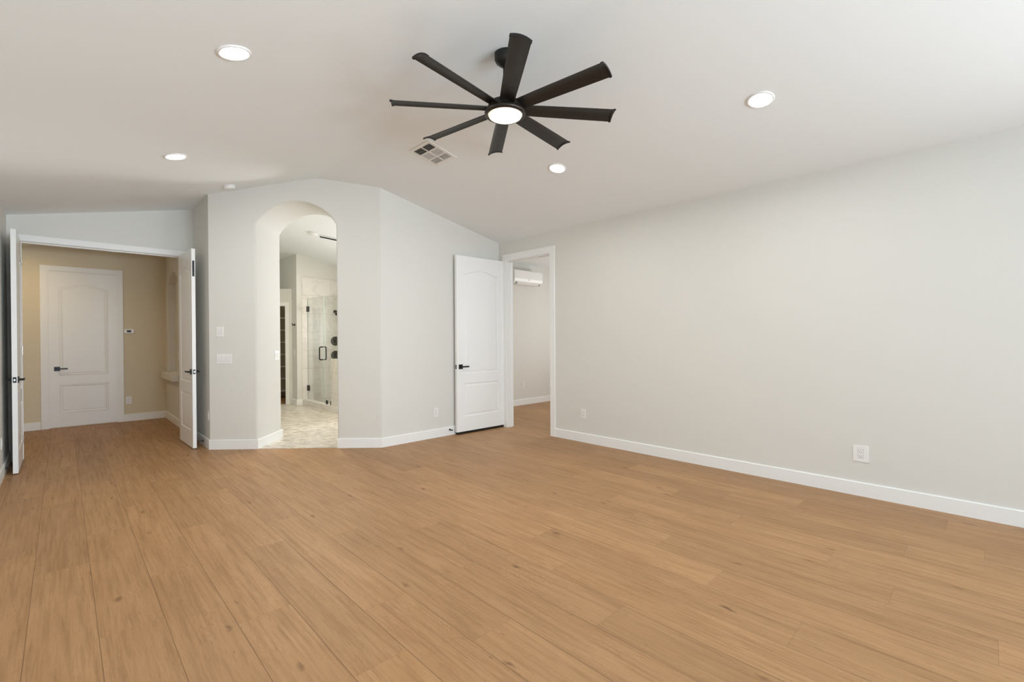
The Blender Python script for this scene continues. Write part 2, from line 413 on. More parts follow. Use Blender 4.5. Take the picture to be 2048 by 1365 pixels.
# right wall: outline with notch for the doorway and an opening for the added, unseen side window
def xwall(x0, x1, outer, holes):
    bm = bmesh.new()
    plate_with_holes(bm, outer, holes, lambda a, b, c: (x0+c, a, b), [(0, (x1-x0)/2)], x1-x0, True, False)
    return bm
def ywall(y0, y1, outer, holes):
    bm = bmesh.new()
    plate_with_holes(bm, outer, holes, lambda a, b, c: (a, y0+c, b), [(0, (y1-y0)/2)], y1-y0, True, False)
    return bm
bm.free()
struct('wall_right', xwall(XR, XR+.115, [(YB, 0), (DY0, 0), (DY0, DZ), (DYc, DZ), (DYc, 0), (YS, 0), (YS, 2.755), (YB, 2.755)],
       [[(-4.3, .35), (-1.5, .35), (-1.5, 2.3), (-4.3, 2.3)]]), WALL, 'long plain greige wall on the right')
struct('wall_behind_camera', ywall(YB-.12, YB, [(XL-.12, 0), (XR+.115, 0), (XR+.115, 2.73), (RIDGE, 3.28), (XL-.12, 2.67)],
       [[(.25, .35), (3.55, .35), (3.55, 2.5), (.25, 2.5)]]), WALL)
struct('wall_left', xwall(XL-.12, XL, [(YB, 0), (YH+.12, 0), (YH+.12, 2.70), (YB, 2.70)], [[(-3.6, .7), (-1.8, .7), (-1.8, 2.4), (-3.6, 2.4)]]), WALL, 'narrow strip of greige wall on the far left')
struct('wall_short', cut_gable(boxes((A.x, XR, YS, YS+.12, 0, 3.6))), WALL, 'greige wall behind the open white door')
struct('wall_header', cut_gable(xw := boxes((XL, -.345, YH, YH+.12, 0, 2.445), (1.20, XJ, YH, YH+.12, 0, 2.445), (XL, XJ, YH, YH+.12, 2.445, 3.6))), WALL,
       'greige wall over the double doorway')

# angled wall with the arch
def build_angled():
    bm = bmesh.new(); D = .62
    ul, ur = .533, 1.493
    zs, zt = 2.717, 2.997
    cu, hw = (ul+ur)/2, (ur-ul)/2
    hole = [(ul, 0.0), (ur, 0.0), (ur, zs)]
    R_ = (hw*hw + (zt-zs)**2) / (2*(zt-zs)); a0 = math.asin(hw/R_); n = 26
    hole = [(ul, 0.0), (ur, 0.0)]
    for k in range(n+1):
        a = a0 - 2*a0*k/n
        hole.append((cu + R_*math.sin(a), zt - R_ + R_*math.cos(a)))
    r = .022
    prof = []
    for k in range(1, 6):
        a = k/5*math.pi/2; prof.append((r*math.sin(a), r*(1-math.cos(a))))
    prof.append((r, D/2))
    # outline follows the floor and leaves the arch open at the bottom
    h2 = offset_loop(hole, 0)
    outer = [(0, -.3), (AL, -.3), (AL, 3.6), (0, 3.6)]
    hole[0] = (ul, -.2); hole[1] = (ur, -.2)
    def place(a, b, c):
        p = A + AD*a + AN*c
        return (p.x, p.y, b)
    # widen the rim so the finished opening keeps its width after the rounded edge
    hole = offset_loop(hole, r)
    plate_with_holes(bm, outer, [hole], place, prof, D, True, False)
    bmesh.ops.remove_doubles(bm, verts=bm.verts, dist=1e-5)
    g = bm.verts[:] + bm.edges[:] + bm.faces[:]
    bmesh.ops.bisect_plane(bm, geom=g, plane_co=(0, 0, 0), plane_no=(0, 0, -1), clear_outer=True, dist=1e-5)
    cut_gable(bm)
    bmesh.ops.recalc_face_normals(bm, faces=bm.faces)
    o = struct('wall_angled', bm, WALL, 'angled greige wall with the rounded archway', smooth=True)
    e = o.modifiers.new('split', 'EDGE_SPLIT'); e.split_angle = math.radians(32)
    return ul, ur
UL, UR = build_angled()

# jog wall and hall right wall with the arched niche
def build_jog():
    bm = bmesh.new()
    y0, y1, zb, zs, zt = 8.67, 9.66, .79, 2.27, 2.44
    n = 16; hole = [(y0, zb), (y1, zb), (y1, zs)]
    for k in range(1, n):
        t = k/n; hole.append((y1 + (y0-y1)*t, zs + (zt-zs)*math.sin(math.pi*t)))
    hole.append((y0, zs))
    plate_with_holes(bm, [(B.y, 0), (YHB, 0), (YHB, 3.6), (B.y, 3.6)], [hole],
                     lambda a, b, c: (XJ+c, a, b), [(.006, .002), (.012, .012), (.012, .11)], .13, False, True)
    bm2 = bm
    # the hidden back of this wall
    box(bm2, XJ+.125, XJ+.14, 7.3, YHB, 0, 3.6)
    cut_gable(bm2, False)
    return struct('wall_jog', bm2, WALL, 'greige side wall between the arch and the hall, with an arched niche')
build_jog()
struct('wall_hall_back', boxes((-1.9, XJ+.1, YHB, YHB+.12, 0, 2.8)), HALLW, 'beige wall at the end of the hall')
struct('wall_hall_left', boxes((-2.0, -1.9, YH, YHB, 0, 2.8)), HALLW)
struct('wall_hall_front', boxes((-2.0, XL-.12, YH, YH+.12, 0, 2.8)), HALLW)

# hall niche wall skin uses the same paint as the bedroom; sill below the niche
o = struct('trim_1', boxes((XJ-.085, XJ, 8.62, 9.75, .69, .79)), WALL, 'thick plastered sill under the hall niche'); soften(o, .005, 2)

# ---- side room beyond the doorway
struct('wall_side_room_far', boxes((XR+.115, 8.4, 6.47, 6.57, 0, 2.85)), WALL, 'far wall of the room beyond the doorway')
struct('wall_side_room_right', boxes((8.4, 8.5, 2.5, 3.6, 0, 2.85), (8.4, 8.5, 5.2, 6.57, 0, 2.85), (8.4, 8.5, 3.6, 5.2, 0, .9), (8.4, 8.5, 3.6, 5.2, 2.3, 2.85)), WALL)
struct('wall_side_room_front', boxes((XR+.115, 8.5, 2.4, 2.5, 0, 2.85)), WALL)
struct('wall_side_room_left', boxes((XR+.0, XR+.115, YS+.12, 6.57, 0, 2.85)), WALL)

# ---- bathroom shell
struct('wall_bathroom_right', boxes((4.74, 4.86, 6.57, 6.6, 0, 2.75), (4.74, 4.86, 7.7, 11.0, 0, 2.75), (4.74, 4.86, 6.6, 7.7, 0, 1.1), (4.74, 4.86, 6.6, 7.7, 2.3, 2.75)), WALL)
struct('wall_bathroom_left', cut_gable(boxes((XJ+.14, 1.52, 7.0, 11.8, 0, 3.6))), WALL)
struct('wall_bathroom_pilaster', cut_gable(boxes((3.375, 3.475, 9.68, 9.95, 0, 3.6))), WALL, 'narrow cream wall end between closet door and shower')
struct('wall_bathroom_upper', cut_gable(boxes((3.375, 3.475, 9.95, 11.7, 2.36, 3.6))), WALL)
struct('wall_bathroom_far', cut_gable(boxes((1.4, 3.475, 11.0, 11.1, 2.36, 3.6))), WALL)
struct('wall_above_shower', cut_gable(boxes((3.475, 4.74, 9.69, 9.8, 2.587, 3.6))), WALL, 'cream wall above the marble shower tile')
o = struct('wall_shower_tile', boxes((3.475, 4.74, 9.67, 9.8, 0, 2.587)), MARBLE, 'large white marble tiles on the shower back wall')
struct('wall_shower_side_tile', boxes((4.70, 4.74, 7.9, 9.67, 0, 2.587)), MARBLE)
# closet wall at forty five degrees
C1 = Vector((3.37, 9.94)); CD = Vector((-.7071, .7071)); CN = Vector((.7071, .7071))
def cprism(bm, a0, a1, c0, c1, z0, z1):
    q = [C1 + CD*a0 + CN*c0, C1 + CD*a1 + CN*c0, C1 + CD*a1 + CN*c1, C1 + CD*a0 + CN*c1]
    prism(bm, [(p.x, p.y) for p in q], z0, z1)
bm = bmesh.new()
cprism(bm, 0, .13, 0, .1, 0, 2.345); cprism(bm, .83, 1.3, 0, .1, 0, 2.345); cprism(bm, .13, .83, 0, .1, 2.01, 2.345)
struct('wall_closet', bm, WALL, 'low cream wall with a plant ledge over the closet doorway')
struct('ceiling_closet', boxes((2.0, 4.6, 10.95, 11.7, 2.30, 2.36)), CLOSET)
bm = bmesh.new(); prism(bm, [(3.37, 9.94), (2.30, 11.01), (2.30, 11.7), (4.6, 11.7), (4.6, 9.94)], 2.345, 2.36)
struct('ceiling_closet_ledge', bm, WALL)
struct('wall_closet_back', boxes((2.0, 4.6, 11.55, 11.65, 0, 2.34)), CLOSET)
struct('wall_closet_right', boxes((4.5, 4.6, 9.8, 11.6, 0, 2.34)), CLOSET)
struct('wall_closet_left', boxes((1.95, 2.05, 10.9, 11.6, 0, 2.34)), CLOSET)
bm = bmesh.new(); cprism(bm, .055, .13, -.012, -.0005, 0, 2.01); cprism(bm, .83, .905, -.012, -.0005, 0, 2.01); cprism(bm, .055, .905, -.012, -.0005, 2.01, 2.085)
cprism(bm, .125, .14, 0, .1, 0, 2.01); cprism(bm, .82, .835, 0, .1, 0, 2.01)
struct('trim_2', bm, TRIM, 'white casing around the closet doorway in the bathroom')

# ---- closet shelving
r = empty('closet_shelving', (3.5, 11.35, 0), 'tall shelving inside the dark closet behind the bathroom', 'shelving')
for k in range(8):
    obj('shelf', boxes((-1.0, .9, -.22, .19, .15+.275*k, .172+.275*k)), SHELFM, r)
for x in (-1.0, -.3, .85): obj('upright', boxes((x, x+.018, -.20, .19, 0, 2.25)), CLOSET, r)

# ------------------------------------------------------------------ baseboards
def strip(name, path, h=.115, t=.014, z0=0, m=TRIM, label=None):
    """path walked with the room on its left side"""
    n = len(path); P = [Vector(p) for p in path]; off = []
    for i in range(n):
        e0 = (P[i]-P[i-1]).normalized() if i else None; e1 = (P[i+1]-P[i]).normalized() if i < n-1 else None
        n0 = Vector((-e0.y, e0.x)) if e0 else None; n1 = Vector((-e1.y, e1.x)) if e1 else None
        if n0 is None: off.append(P[i]+n1*t)
        elif n1 is None: off.append(P[i]+n0*t)
        else:
            s = n0+n1; off.append(P[i] + s*(2*t/s.length_squared))
    bm = bmesh.new()
    prof = [(0, 0), (1, 0), (1, h-.006), (.55, h), (0, h)]
    rings = []
    for a, b in zip(P, off):
        rings.append([bm.verts.new((a.x+(b.x-a.x)*k, a.y+(b.y-a.y)*k, z0+z)) for k, z in prof])
    for R0, R1 in zip(rings, rings[1:]):
        for i in range(5): bm.faces.new((R0[i], R0[(i+1) % 5], R1[(i+1) % 5], R1[i]))
    bm.faces.new(rings[0]); bm.faces.new(rings[-1][::-1])
    return struct(name, bm, m, label)
aw = lambda u, c=0: tuple(A + AD*u + AN*c)
strip('baseboard_right', [(XR, YB), (XR, 4.062)], label='white baseboard along the right wall')
strip('baseboard_short', [(XR-.02, YS), tuple(A), aw(UL-.003), ], label='white baseboard along the short wall and the right of the arch')
bmj = strip('baseboard_angled', [aw(UR+.002, .635), aw(UR+.002), tuple(B), (XJ, YH)], label='white baseboard wrapping the arch jamb and the wall left of the arch')
strip('baseboard_left', [(XL, YH), (XL, YB)], label='white baseboard on the far left wall')
strip('baseboard_hall_side', [(XJ, YH+.12), (XJ, YHB)], label='white baseboard under the hall niche')
strip('baseboard_hall_back', [(XJ, YHB), (.712, YHB)], label='white baseboard right of the hall door')
strip('baseboard_hall_back_left', [(-.24, YHB), (-1.9, YHB)], label='white baseboard left of the hall door')
strip('baseboard_side_room', [(8.4, 6.47), (XR+.115, 6.47)], label='white baseboard in the room beyond the doorway')
strip('baseboard_pilaster', [(3.475, 9.68), (3.375, 9.68), (3.375, 9.93)], label='white baseboard beside the shower curb')

# ------------------------------------------------------------------ casings
CW, CT = .066, .016
Z3 = DZ-.018
bm = boxes((XR-CT, XR-.0005, DY0-CW-.01, DY0+.004, 0, DZ-.004), (XR-CT, XR-.0005, DYc-.004, DYc+CW, 0, DZ-.004), (XR-CT, XR-.0005, DY0-CW-.01, DYc+CW, DZ-.004, DZ+CW+.02),
           (XR, XR+.115, DY0-.001, DY0+.018, 0, Z3), (XR, XR+.115, DYc-.018, DYc+.001, 0, Z3), (XR, XR+.115, DY0-.001, DYc+.001, Z3, DZ),
           (XR+.05, XR+.062, DYc-.030, DYc-.018, 0, Z3-.012), (XR+.05, XR+.062, DY0+.018, DY0+.030, 0, Z3-.012), (XR+.05, XR+.062, DY0+.018, DYc-.018, Z3-.012, Z3))
struct('trim_3', bm, TRIM, 'white casing around the open doorway in the right wall')
HX0, HX1, HZ = -.335, 1.19, 2.435
bm = boxes((HX0-.062, HX0, YH-CT, YH-.0005, 0, HZ), (HX1, HX1+.062, YH-CT, YH-.0005, 0, HZ), (HX0-.062, HX1+.062, YH-CT, YH-.0005, HZ, HZ+.066),
           (HX0-.012, HX0+.004, YH, YH+.121, 0, HZ-.004), (HX1-.004, HX1+.012, YH, YH+.121, 0, HZ-.004), (HX0-.012, HX1+.012, YH, YH+.121, HZ-.004, HZ+.012),
           (HX0+.004, HX0+.016, YH+.05, YH+.085, 0, HZ-.016), (HX1-.016, HX1-.004, YH+.05, YH+.085, 0, HZ-.016), (HX0+.004, HX1-.004, YH+.05, YH+.085, HZ-.016, HZ-.004))
struct('trim_4', bm, TRIM, 'white casing around the double doorway to the hall')
bm = boxes((-.235, -.158, YHB-CT, YHB-.0005, 0, 2.385), (.648, .712, YHB-CT, YHB-.0005, 0, 2.385), (-.235, .712, YHB-CT, YHB-.0005, 2.385, 2.455),
           (-.158, -.147, YHB-.010, YHB-.0005, 0, 2.377), (.6375, .648, YHB-.010, YHB-.0005, 0, 2.377), (-.158, .648, YHB-.010, YHB-.0005, 2.377, 2.385))
struct('trim_5', bm, TRIM, 'white casing around the closed hall door')

# ------------------------------------------------------------------ doors
def panel_door(name, w, h, hinge, ang, label, z0=.012, t=.040, hand=1, faces=2):
    """leaf hinged at its local origin, running along +x; its thickness lies on local -y .. 0"""
    root = empty(name, (hinge[0], hinge[1], z0), label, 'door', Matrix.Rotation(math.radians(ang), 3, 'Z'), kind='structure')
    m = .14*w
    hs = h/2.40
    lo = [(m, .205*hs), (w-m, .205*hs), (w-m, .655*hs), (m, .655*hs)]
    up = [(m, .79*hs), (w-m, .79*hs), (w-m, 2.155*hs)]
    n = 18
    for k in range(1, n):
        s = k/n; up.append((w-m+(2*m-w)*s, 2.155*hs + .062*(.5-.5*math.cos(2*math.pi*s))**.8))
    up.append((m, 2.155*hs))
    bm = bmesh.new()
    plate_with_holes(bm, [(0, 0), (w, 0), (w, h), (0, h)], [lo, up], lambda a, b, c: (a, -c, b),
                     [(.005, .007), (.012, .009), (.020, .008), (.042, .0025), (.046, .002)], t, True, True)
    obj('leaf', bm, DOORW, root)
    return root
def lever(root, x, y, z, side, dirx):
    """square rose and straight lever; side: +1 on the +y face"""
    bm = boxes((x-.032, x+.032, min(y, y+side*.009), max(y, y+side*.009), z-.032, z+.032))
    o = obj('door_handle', bm, BLK, root); soften(o, .002)
    bm = bmesh.new()
    M = Matrix.Translation((x, y+side*.009, z)) @ Matrix.Rotation(-side*math.pi/2, 4, 'X')
    lathe(bm, [(.0, 0), (.0115, 0), (.0115, .034), (0, .034)], 16, M)
    box(bm, min(x-dirx*.008, x+dirx*.118), max(x-dirx*.008, x+dirx*.118), min(y+side*.036, y+side*.046), max(y+side*.036, y+side*.046), z-.010, z+.010)
    l = obj('lever', bm, BLK, o); soften(l, .002)
def latch(root, x, z, t, s):
    o = obj('latch_plate', boxes((min(x, x+s*.0015), max(x, x+s*.0015), -t/2-.0125, -t/2+.0125, z-.028, z+.028)), BLK, root)
    obj('latch_bolt', boxes((min(x, x+s*.011), max(x, x+s*.011), -t/2-.006, -t/2+.006, z-.009, z+.009)), CHROME, o)
def hinges(root, h, y):
    for z in (.22, h/2, h-.22):
        bm = bmesh.new(); lathe(bm, [(0, z-.045), (.006, z-.045), (.006, z+.045), (0, z+.045)], 12, Matrix.Translation((-.004, y, 0)))
        obj('hinge', bm, CHROME, root)
# door_1 open door of the side room, leaf swung against the short wall
dw = .915
d1 = panel_door('door_1', .868, 2.435, (4.742, 5.062), 180-1.6, 'open white arched panel door leaning near the short wall', z0=.034)
lever(d1, .868-.062, -.0+.0, .900, 1, -1); lever(d1, .868-.062, -.040, .900, -1, -1)
latch(d1, .868, .900, .040, 1); hinges(d1, 2.43, .004)
obj('door_sweep', boxes((.004, .864, -.036, -.004, -.030, 0.001)), BLK, d1)
# the two leaves of the double door
LW = .748
d2 = panel_door('door_2', LW, 2.415, (-.322, 7.452), -90, 'left leaf of the open double door, beside the left wall', t=.038)
lever(d2, LW-.06, 0, .925, 1, -1); lever(d2, LW-.06, -.038, .925, -1, -1); latch(d2, LW, .925, .038, 1); hinges(d2, 2.41, .004)
d3 = panel_door('door_3', LW, 2.415, (1.143, 7.452), -88.6, 'right leaf of the open double door, beside the angled wall', t=.038)
lever(d3, LW-.06, 0, .925, 1, -1); lever(d3, LW-.06, -.038, .925, -1, -1); latch(d3, LW, .925, .038, 1); hinges(d3, 2.41, .004)
obj('flush_bolt', boxes((LW, LW+.002, -.030, -.008, 2.08, 2.27)), BLK, d3)
# door_4 closed door at the end of the hall
d4 = panel_door('door_4', .783, 2.362, (-.146, YHB-.001), 0, 'closed white arched panel door at the end of the hall', t=.008)
for ch in d4.children:
    pass
lever(d4, .085, -.008, .885, -1, 1)
obj('strike', boxes((.425, .50, YH+.06, YH+.08, HZ-.0185, HZ-.016)), CHROME, None)
s = bpy.data.objects['strike']; s.name = 'ball_catch'; tag(s, 'small metal ball catch under the head of the double doorway', 'catch')

# ------------------------------------------------------------------ ceiling fan
def build_fan():
    c = Vector((2.18, 2.305)); r = empty('ceiling_fan', (c.x, c.y, 2.89), 'large dark eight-blade ceiling fan with a glowing round light', 'ceiling fan')
    top = 3.273-2.89
    bm = bmesh.new(); lathe(bm, [(0, top), (.066, top), (.070, top-.012), (.070, top-.055), (.060, top-.075), (.030, top-.098), (.017, top-.104), (0, top-.104)], 40)
    obj('canopy', bm, BLK, r, True)
    bm = bmesh.new(); lathe(bm, [(0, top-.09), (.0125, top-.09), (.0125, .05), (0, .05)], 20)
    obj('downrod', bm, BLK, r, True)
    bm = bmesh.new(); lathe(bm, [(0, .085), (.020, .085), (.026, .078), (.027, .045), (.05, .040), (.05, .03), (0, .03)], 28)
    col = obj('collar', bm, BLK, r, True)
    bm = bmesh.new(); tube(bm, [(-.024, -.012, .066), (-.045, -.022, .066)], .008, 10); obj('collar_screw', bm, BLK, col)
    bm = bmesh.new(); lathe(bm, [(0, .034), (.09, .034), (.112, .026), (.118, .012), (.118, -.010), (.110, -.014), (0, -.014)], 56)
    o = obj('motor_housing', bm, BLADE, r, True); e = o.modifiers.new('split', 'EDGE_SPLIT'); e.split_angle = math.radians(35)
    bm = bmesh.new(); lathe(bm, [(.10, -.014), (.128, -.016), (.138, -.022), (.141, -.034), (.138, -.046), (.128, -.053), (.119, -.052), (.117, -.045), (.117, -.02), (.10, -.014)], 64)
    obj('light_ring', bm, BRONZE, r, True)
    bm = bmesh.new(); lathe(bm, [(.1165, -.044), (.110, -.058), (.085, -.069), (.05, -.075), (0, -.077)], 64)
    obj('light_lens', bm, FLENS, r, True)
    # blade: arched plate, pitched
    n = 10; L0, L1 = .095, .760
    def blade_mesh():
        bm = bmesh.new(); grid = []
        pitch = math.radians(-14)
        for x, wd in ((L0, .088), (.14, .098), (.30, .106), (.50, .112), (.70, .117), (L1-.012, .118)):
            row = []
            for s in (0, 1):
                for k in range(n+1):
                    q = k/n-.5; yy = q*wd; zz = .014*(1-4*q*q) - .007 + (0 if s == 0 else -.005)
                    row.append(bm.verts.new((x, yy*math.cos(pitch)-zz*math.sin(pitch), yy*math.sin(pitch)+zz*math.cos(pitch))))
            grid.append(row)
        m = n+1
        for a, b in zip(grid, grid[1:]):
            for k in range(n):
                bm.faces.new((a[k], a[k+1], b[k+1], b[k])); bm.faces.new((a[m+k], b[m+k], b[m+k+1], a[m+k+1]))
            bm.faces.new((a[0], b[0], b[m], a[m])); bm.faces.new((a[n], a[m+n], b[m+n], b[n]))
        for a in (grid[0], grid[-1]):
            for k in range(n): bm.faces.new((a[k], a[k+1], a[m+k+1], a[m+k]))
        return bm
    def tip_mesh():
        bm = bmesh.new(); pitch = math.radians(-14); rows = []
        for x in (L1-.014, L1+.002):
            row = []
            for s in (0, 1):
                for k in range(n+1):
                    q = k/n-.5; yy = q*.123; zz = .014*(1-4*q*q) - .007 + (.0025 if s == 0 else -.0085)
                    row.append(bm.verts.new((x, yy*math.cos(pitch)-zz*math.sin(pitch), yy*math.sin(pitch)+zz*math.cos(pitch))))
            rows.append(row)
        m = n+1; a, b = rows
        for k in range(n):
            bm.faces.new((a[k], a[k+1], b[k+1], b[k])); bm.faces.new((a[m+k], b[m+k], b[m+k+1], a[m+k+1]))
        bm.faces.new((a[0], b[0], b[m], a[m])); bm.faces.new((a[n], a[m+n], b[m+n], b[n]))
        for a in rows:
            for k in range(n): bm.faces.new((a[k], a[k+1], a[m+k+1], a[m+k]))
        return bm
    b0 = obj('blade', blade_mesh(), BLADE, r, True); t0 = obj('blade_tip', tip_mesh(), BLK, b0)
    e = b0.modifiers.new('split', 'EDGE_SPLIT'); e.split_angle = math.radians(50)
    for k in range(8):
        if k == 0: b, t = b0, t0
        else:
            b = b0.copy(); COL.objects.link(b); b.parent = r; t = t0.copy(); COL.objects.link(t); t.parent = b
        b.rotation_euler.z = math.radians(-126.9 + 45.05*k)
    return r
build_fan()
fl = bpy.data.lights.new('fan_lamp', 'AREA'); fl.shape = 'DISK'; fl.size = .21; fl.energy = 9; fl.color = (1, .92, .82)
fo = bpy.data.objects.new('fan_lamp', fl); COL.objects.link(fo); fo.location = (2.18, 2.305, 2.80)

# ------------------------------------------------------------------ recessed downlights
def slope_rot(x):
    s = -.209 if x > RIDGE else .22
    n = Vector((s, 0, -1)).normalized()          # pointing down out of the ceiling
    return n.to_track_quat('Z', 'Y').to_matrix()
def downlight(x, y, label, proto=None):
    loc = (x, y, cz(x))
    if proto is None:
        r = empty('recessed_downlight', loc, label, 'downlight', slope_rot(x), 'recessed downlights in the vaulted ceiling')
        bm = bmesh.new(); lathe(bm, [(.088, -.001), (.088, .005), (.082, .009), (.073, .009), (.068, .004), (.067, -.001)], 48); obj('trim_ring', bm, PLAS, r, True)
        bm = bmesh.new(); lathe(bm, [(.0675, .0035), (.04, .0055), (0, .006)], 48); obj('lens', bm, LENS, r, True)
        return r
    r = proto.copy(); COL.objects.link(r)
    r.matrix_world = Matrix.Translation(loc) @ slope_rot(x).to_4x4(); r['label'] = label
    for ch in list(proto.children):
        c = ch.copy(); COL.objects.link(c); c.parent = r
    return r
dl = downlight(.712, 2.987, 'bright round downlight nearest the camera on the left ceiling slope')
downlight(.735, 5.045, 'round downlight farther off on the left ceiling slope, toward the double doorway', dl)
downlight(3.56, 1.135, 'bright round downlight high above the long right wall', dl)
downlight(3.535, 2.99, 'round downlight just past the fan, above the open white door', dl)

# smoke detector
r = empty('smoke_detector', (1.397, 6.125, cz(1.397)), 'small white round smoke detector on the ceiling left of the arch', 'smoke detector', slope_rot(1.397))
bm = bmesh.new(); lathe(bm, [(0, 0), (.062, 0), (.062, .010), (.0, .010)], 32); obj('base', bm, PLAS, r)
bm = bmesh.new(); lathe(bm, [(0, .010), (.058, .010), (.060, .020), (.050, .036), (0, .038)], 32); obj('cover', bm, PLAS, r, True)

# supply grille
def vent():
    cx, cy = 2.69, 3.905
    r = empty('ceiling_vent', (cx, cy, cz(cx)), 'white square louvred air vent in the ceiling beside the fan', 'vent', slope_rot(cx))
    R = slope_rot(cx); ex = R.inverted() @ Vector((1, 0, -.209)).normalized()
    # local axes: find which local axis runs along world Y
    Rz = Matrix.Rotation(math.atan2(ex.y, ex.x), 4, 'Z')
    def T(bm): bmesh.ops.transform(bm, matrix=Rz, verts=bm.verts); return bm
    h = .172; q = .138
    soften(obj('frame', T(boxes((-h, h, -h, -q, 0, .007), (-h, h, q, h, 0, .007), (-h, -q, -q, q, 0, .007), (q, h, -q, q, 0, .007))), VENTM, r), .002)
    obj('backing', T(boxes((-q, q, -q, q, -.0, .0006))), DARK, r)
    obj('divider', T(boxes((-.056, -.044, -q, q, .001, .007), (.044, .056, -q, q, .001, .007), (-q, q, -.006, .006, .001, .007))), VENTM, r)
    def slat(x0, x1, y0, y1, tilt, hw):
        bm = bmesh.new()
        L_ = x1-x0 if x1-x0 > y1-y0 else y1-y0
        cxx, cyy = (x0+x1)/2, (y0+y1)/2
        box(bm, -L_/2, L_/2, -hw, hw, -.0006, .0006)
        M = Matrix.Translation((cxx, cyy, .0045)) @ (Matrix() if x1-x0 > y1-y0 else Matrix.Rotation(math.pi/2, 4, 'Z')) @ Matrix.Rotation(tilt, 4, 'X')
        bmesh.ops.transform(bm, matrix=M, verts=bm.verts); obj('slat', T(bm), VENTM, r)
    for ya, yb in ((-q, -.006), (.006, q)):
        for k in range(5): slat(-q+.008+k*.0165, -q+.009+k*.0165, ya, yb, .95, .005)
        for k in range(5): slat(.064+k*.0165, .065+k*.0165, ya, yb, .30, .0062)
        for k in range(8):
            y = ya+.009+k*.0163; slat(-.044, .044, y, y+.001, .18, .0067)
vent()

# ------------------------------------------------------------------ outlets and switches
def wallrot(nx, ny):
    """local +z = out of the wall, local y = up"""
    z = Vector((nx, ny, 0)).normalized(); y = Vector((0, 0, 1)); x = y.cross(z)
    return Matrix((x, y, z)).transposed()
def outlet(loc, n, label, w=.072, h=.117, name='wall_outlet', grp='electrical outlets low on the walls'):
    r = empty(name, loc, label, 'outlet', wallrot(*n), grp)
    soften(obj('cover_plate', boxes((-w/2, w/2, -h/2, h/2, 0, .006)), PLAS, r), .002)
    rc = obj('receptacle', boxes((-.0165, .0165, -.033, .033, .006, .0085)), PLAS, r); soften(rc, .001)
    bm = bmesh.new()
    for s in (-1, 1):
        cy = s*.0165
        box(bm, -.0075, -.0055, cy-.004, cy+.005, .0084, .0088); box(bm, .0055, .0075, cy-.003, cy+.004, .0084, .0088)
        lathe(bm, [(0, .0084), (.0026, .0084), (.0026, .0089), (0, .0089)], 10, Matrix.Translation((0, cy-.009, 0)))
    obj('slots', bm, DARK, rc)
    bm = boxes((-.0190, .0190, -.0355, -.0335, .0055, .0064), (-.0190, .0190, .0335, .0355, .0055, .0064), (-.0190, -.0172, -.0355, .0355, .0055, .0064), (.0172, .0190, -.0355, .0355, .0055, .0064))
    obj('shadow_gap', bm, mat_gap, r)
    return r
mat_gap = mat('grey_gap_shade', (.45, .44, .42), .6, var=.05, bscale=60)  # grey strips stand in for the shade in narrow gaps
def switch(loc, n, label, gangs=1, w=None, name='light_switch', grp=None):
    w = w or .072 + .046*(gangs-1); h = .118
    r = empty(name, loc, label, 'light switch', wallrot(*n), grp)
    soften(obj('cover_plate', boxes((-w/2, w/2, -h/2, h/2, 0, .006)), PLAS, r), .002)
    for g in range(gangs):
        cx = (g-(gangs-1)/2)*.046
        bm = bmesh.new()
        vs = [(cx-.0165, -.033, .006), (cx+.0165, -.033, .006), (cx+.0165, .033, .006), (cx-.0165, .033, .006),
              (cx-.0165, -.033, .0072), (cx+.0165, -.033, .0072), (cx+.0165, .033, .0105), (cx-.0165, .033, .0105)]
        v = [bm.verts.new(p) for p in vs]
        for f in ((3, 2, 1, 0), (4, 5, 6, 7), (0, 1, 5, 4), (1, 2, 6, 5), (2, 3, 7, 6), (3, 0, 4, 7)): bm.faces.new([v[i] for i in f])
        obj('rocker', bm, PLAS, r)
        obj('shadow_gap', boxes((cx-.0185, cx-.0168, -.035, .035, .0055, .0064), (cx+.0168, cx+.0185, -.035, .035, .0055, .0064), (cx-.0185, cx+.0185, -.0355, -.0338, .0055, .0064)), mat_gap, r)
    return r
outlet((XR, 3.598, .36), (-1, 0), 'small white outlet on the right wall just past the doorway casing')
outlet((XR, .75, .35), (-1, 0), 'white outlet with oversized plate on the long right wall, nearest the camera', .105, .135)
outlet((3.584, YS, .335), (0, -1), 'white outlet on the short wall left of the open white door')
outlet((XL, 6.60, .34), (1, 0), 'white outlet low on the far left wall, before the left door leaf')
outlet((XJ, 6.64, .40), (-1, 0), 'white outlet behind the right leaf of the double door')
outlet((.775, YHB, .342), (0, -1), 'white outlet on the beige hall wall beside the closed door')
outlet((6.56, 6.47, .395), (0, -1), 'white outlet on the far wall of the room beyond the doorway')
outlet((7.375, 6.47, .365), (0, -1), 'white outlet half hidden by the right casing of the doorway')
an = (-AN.x, -AN.y)
def onA(px, py):
    p = Vector((px, py)); u = (p-A).dot(AD); q = A + AD*u; return q
q = onA(1.366, 6.471); switch((q.x, q.y, 1.42), an, 'upper single white switch on the wall left of the arch', 1, .085)
q = onA(1.400, 6.440); switch((q.x, q.y, 1.092), an, 'wide white triple switch on the wall left of the arch, below the single one', 3, .178)
q = A + AD*(UR) + AN*.50
switch((q.x, q.y, 1.115), (-AD.x, -AD.y), 'white double switch on the inner side of the arch', 2)
switch((3.375, 9.82, 1.06), (-1, 0), 'small white switch beside the closet door in the bathroom', 1)
switch((XJ, 8.57, 1.09), (-1, 0), 'white switch beside the hall niche', 1)
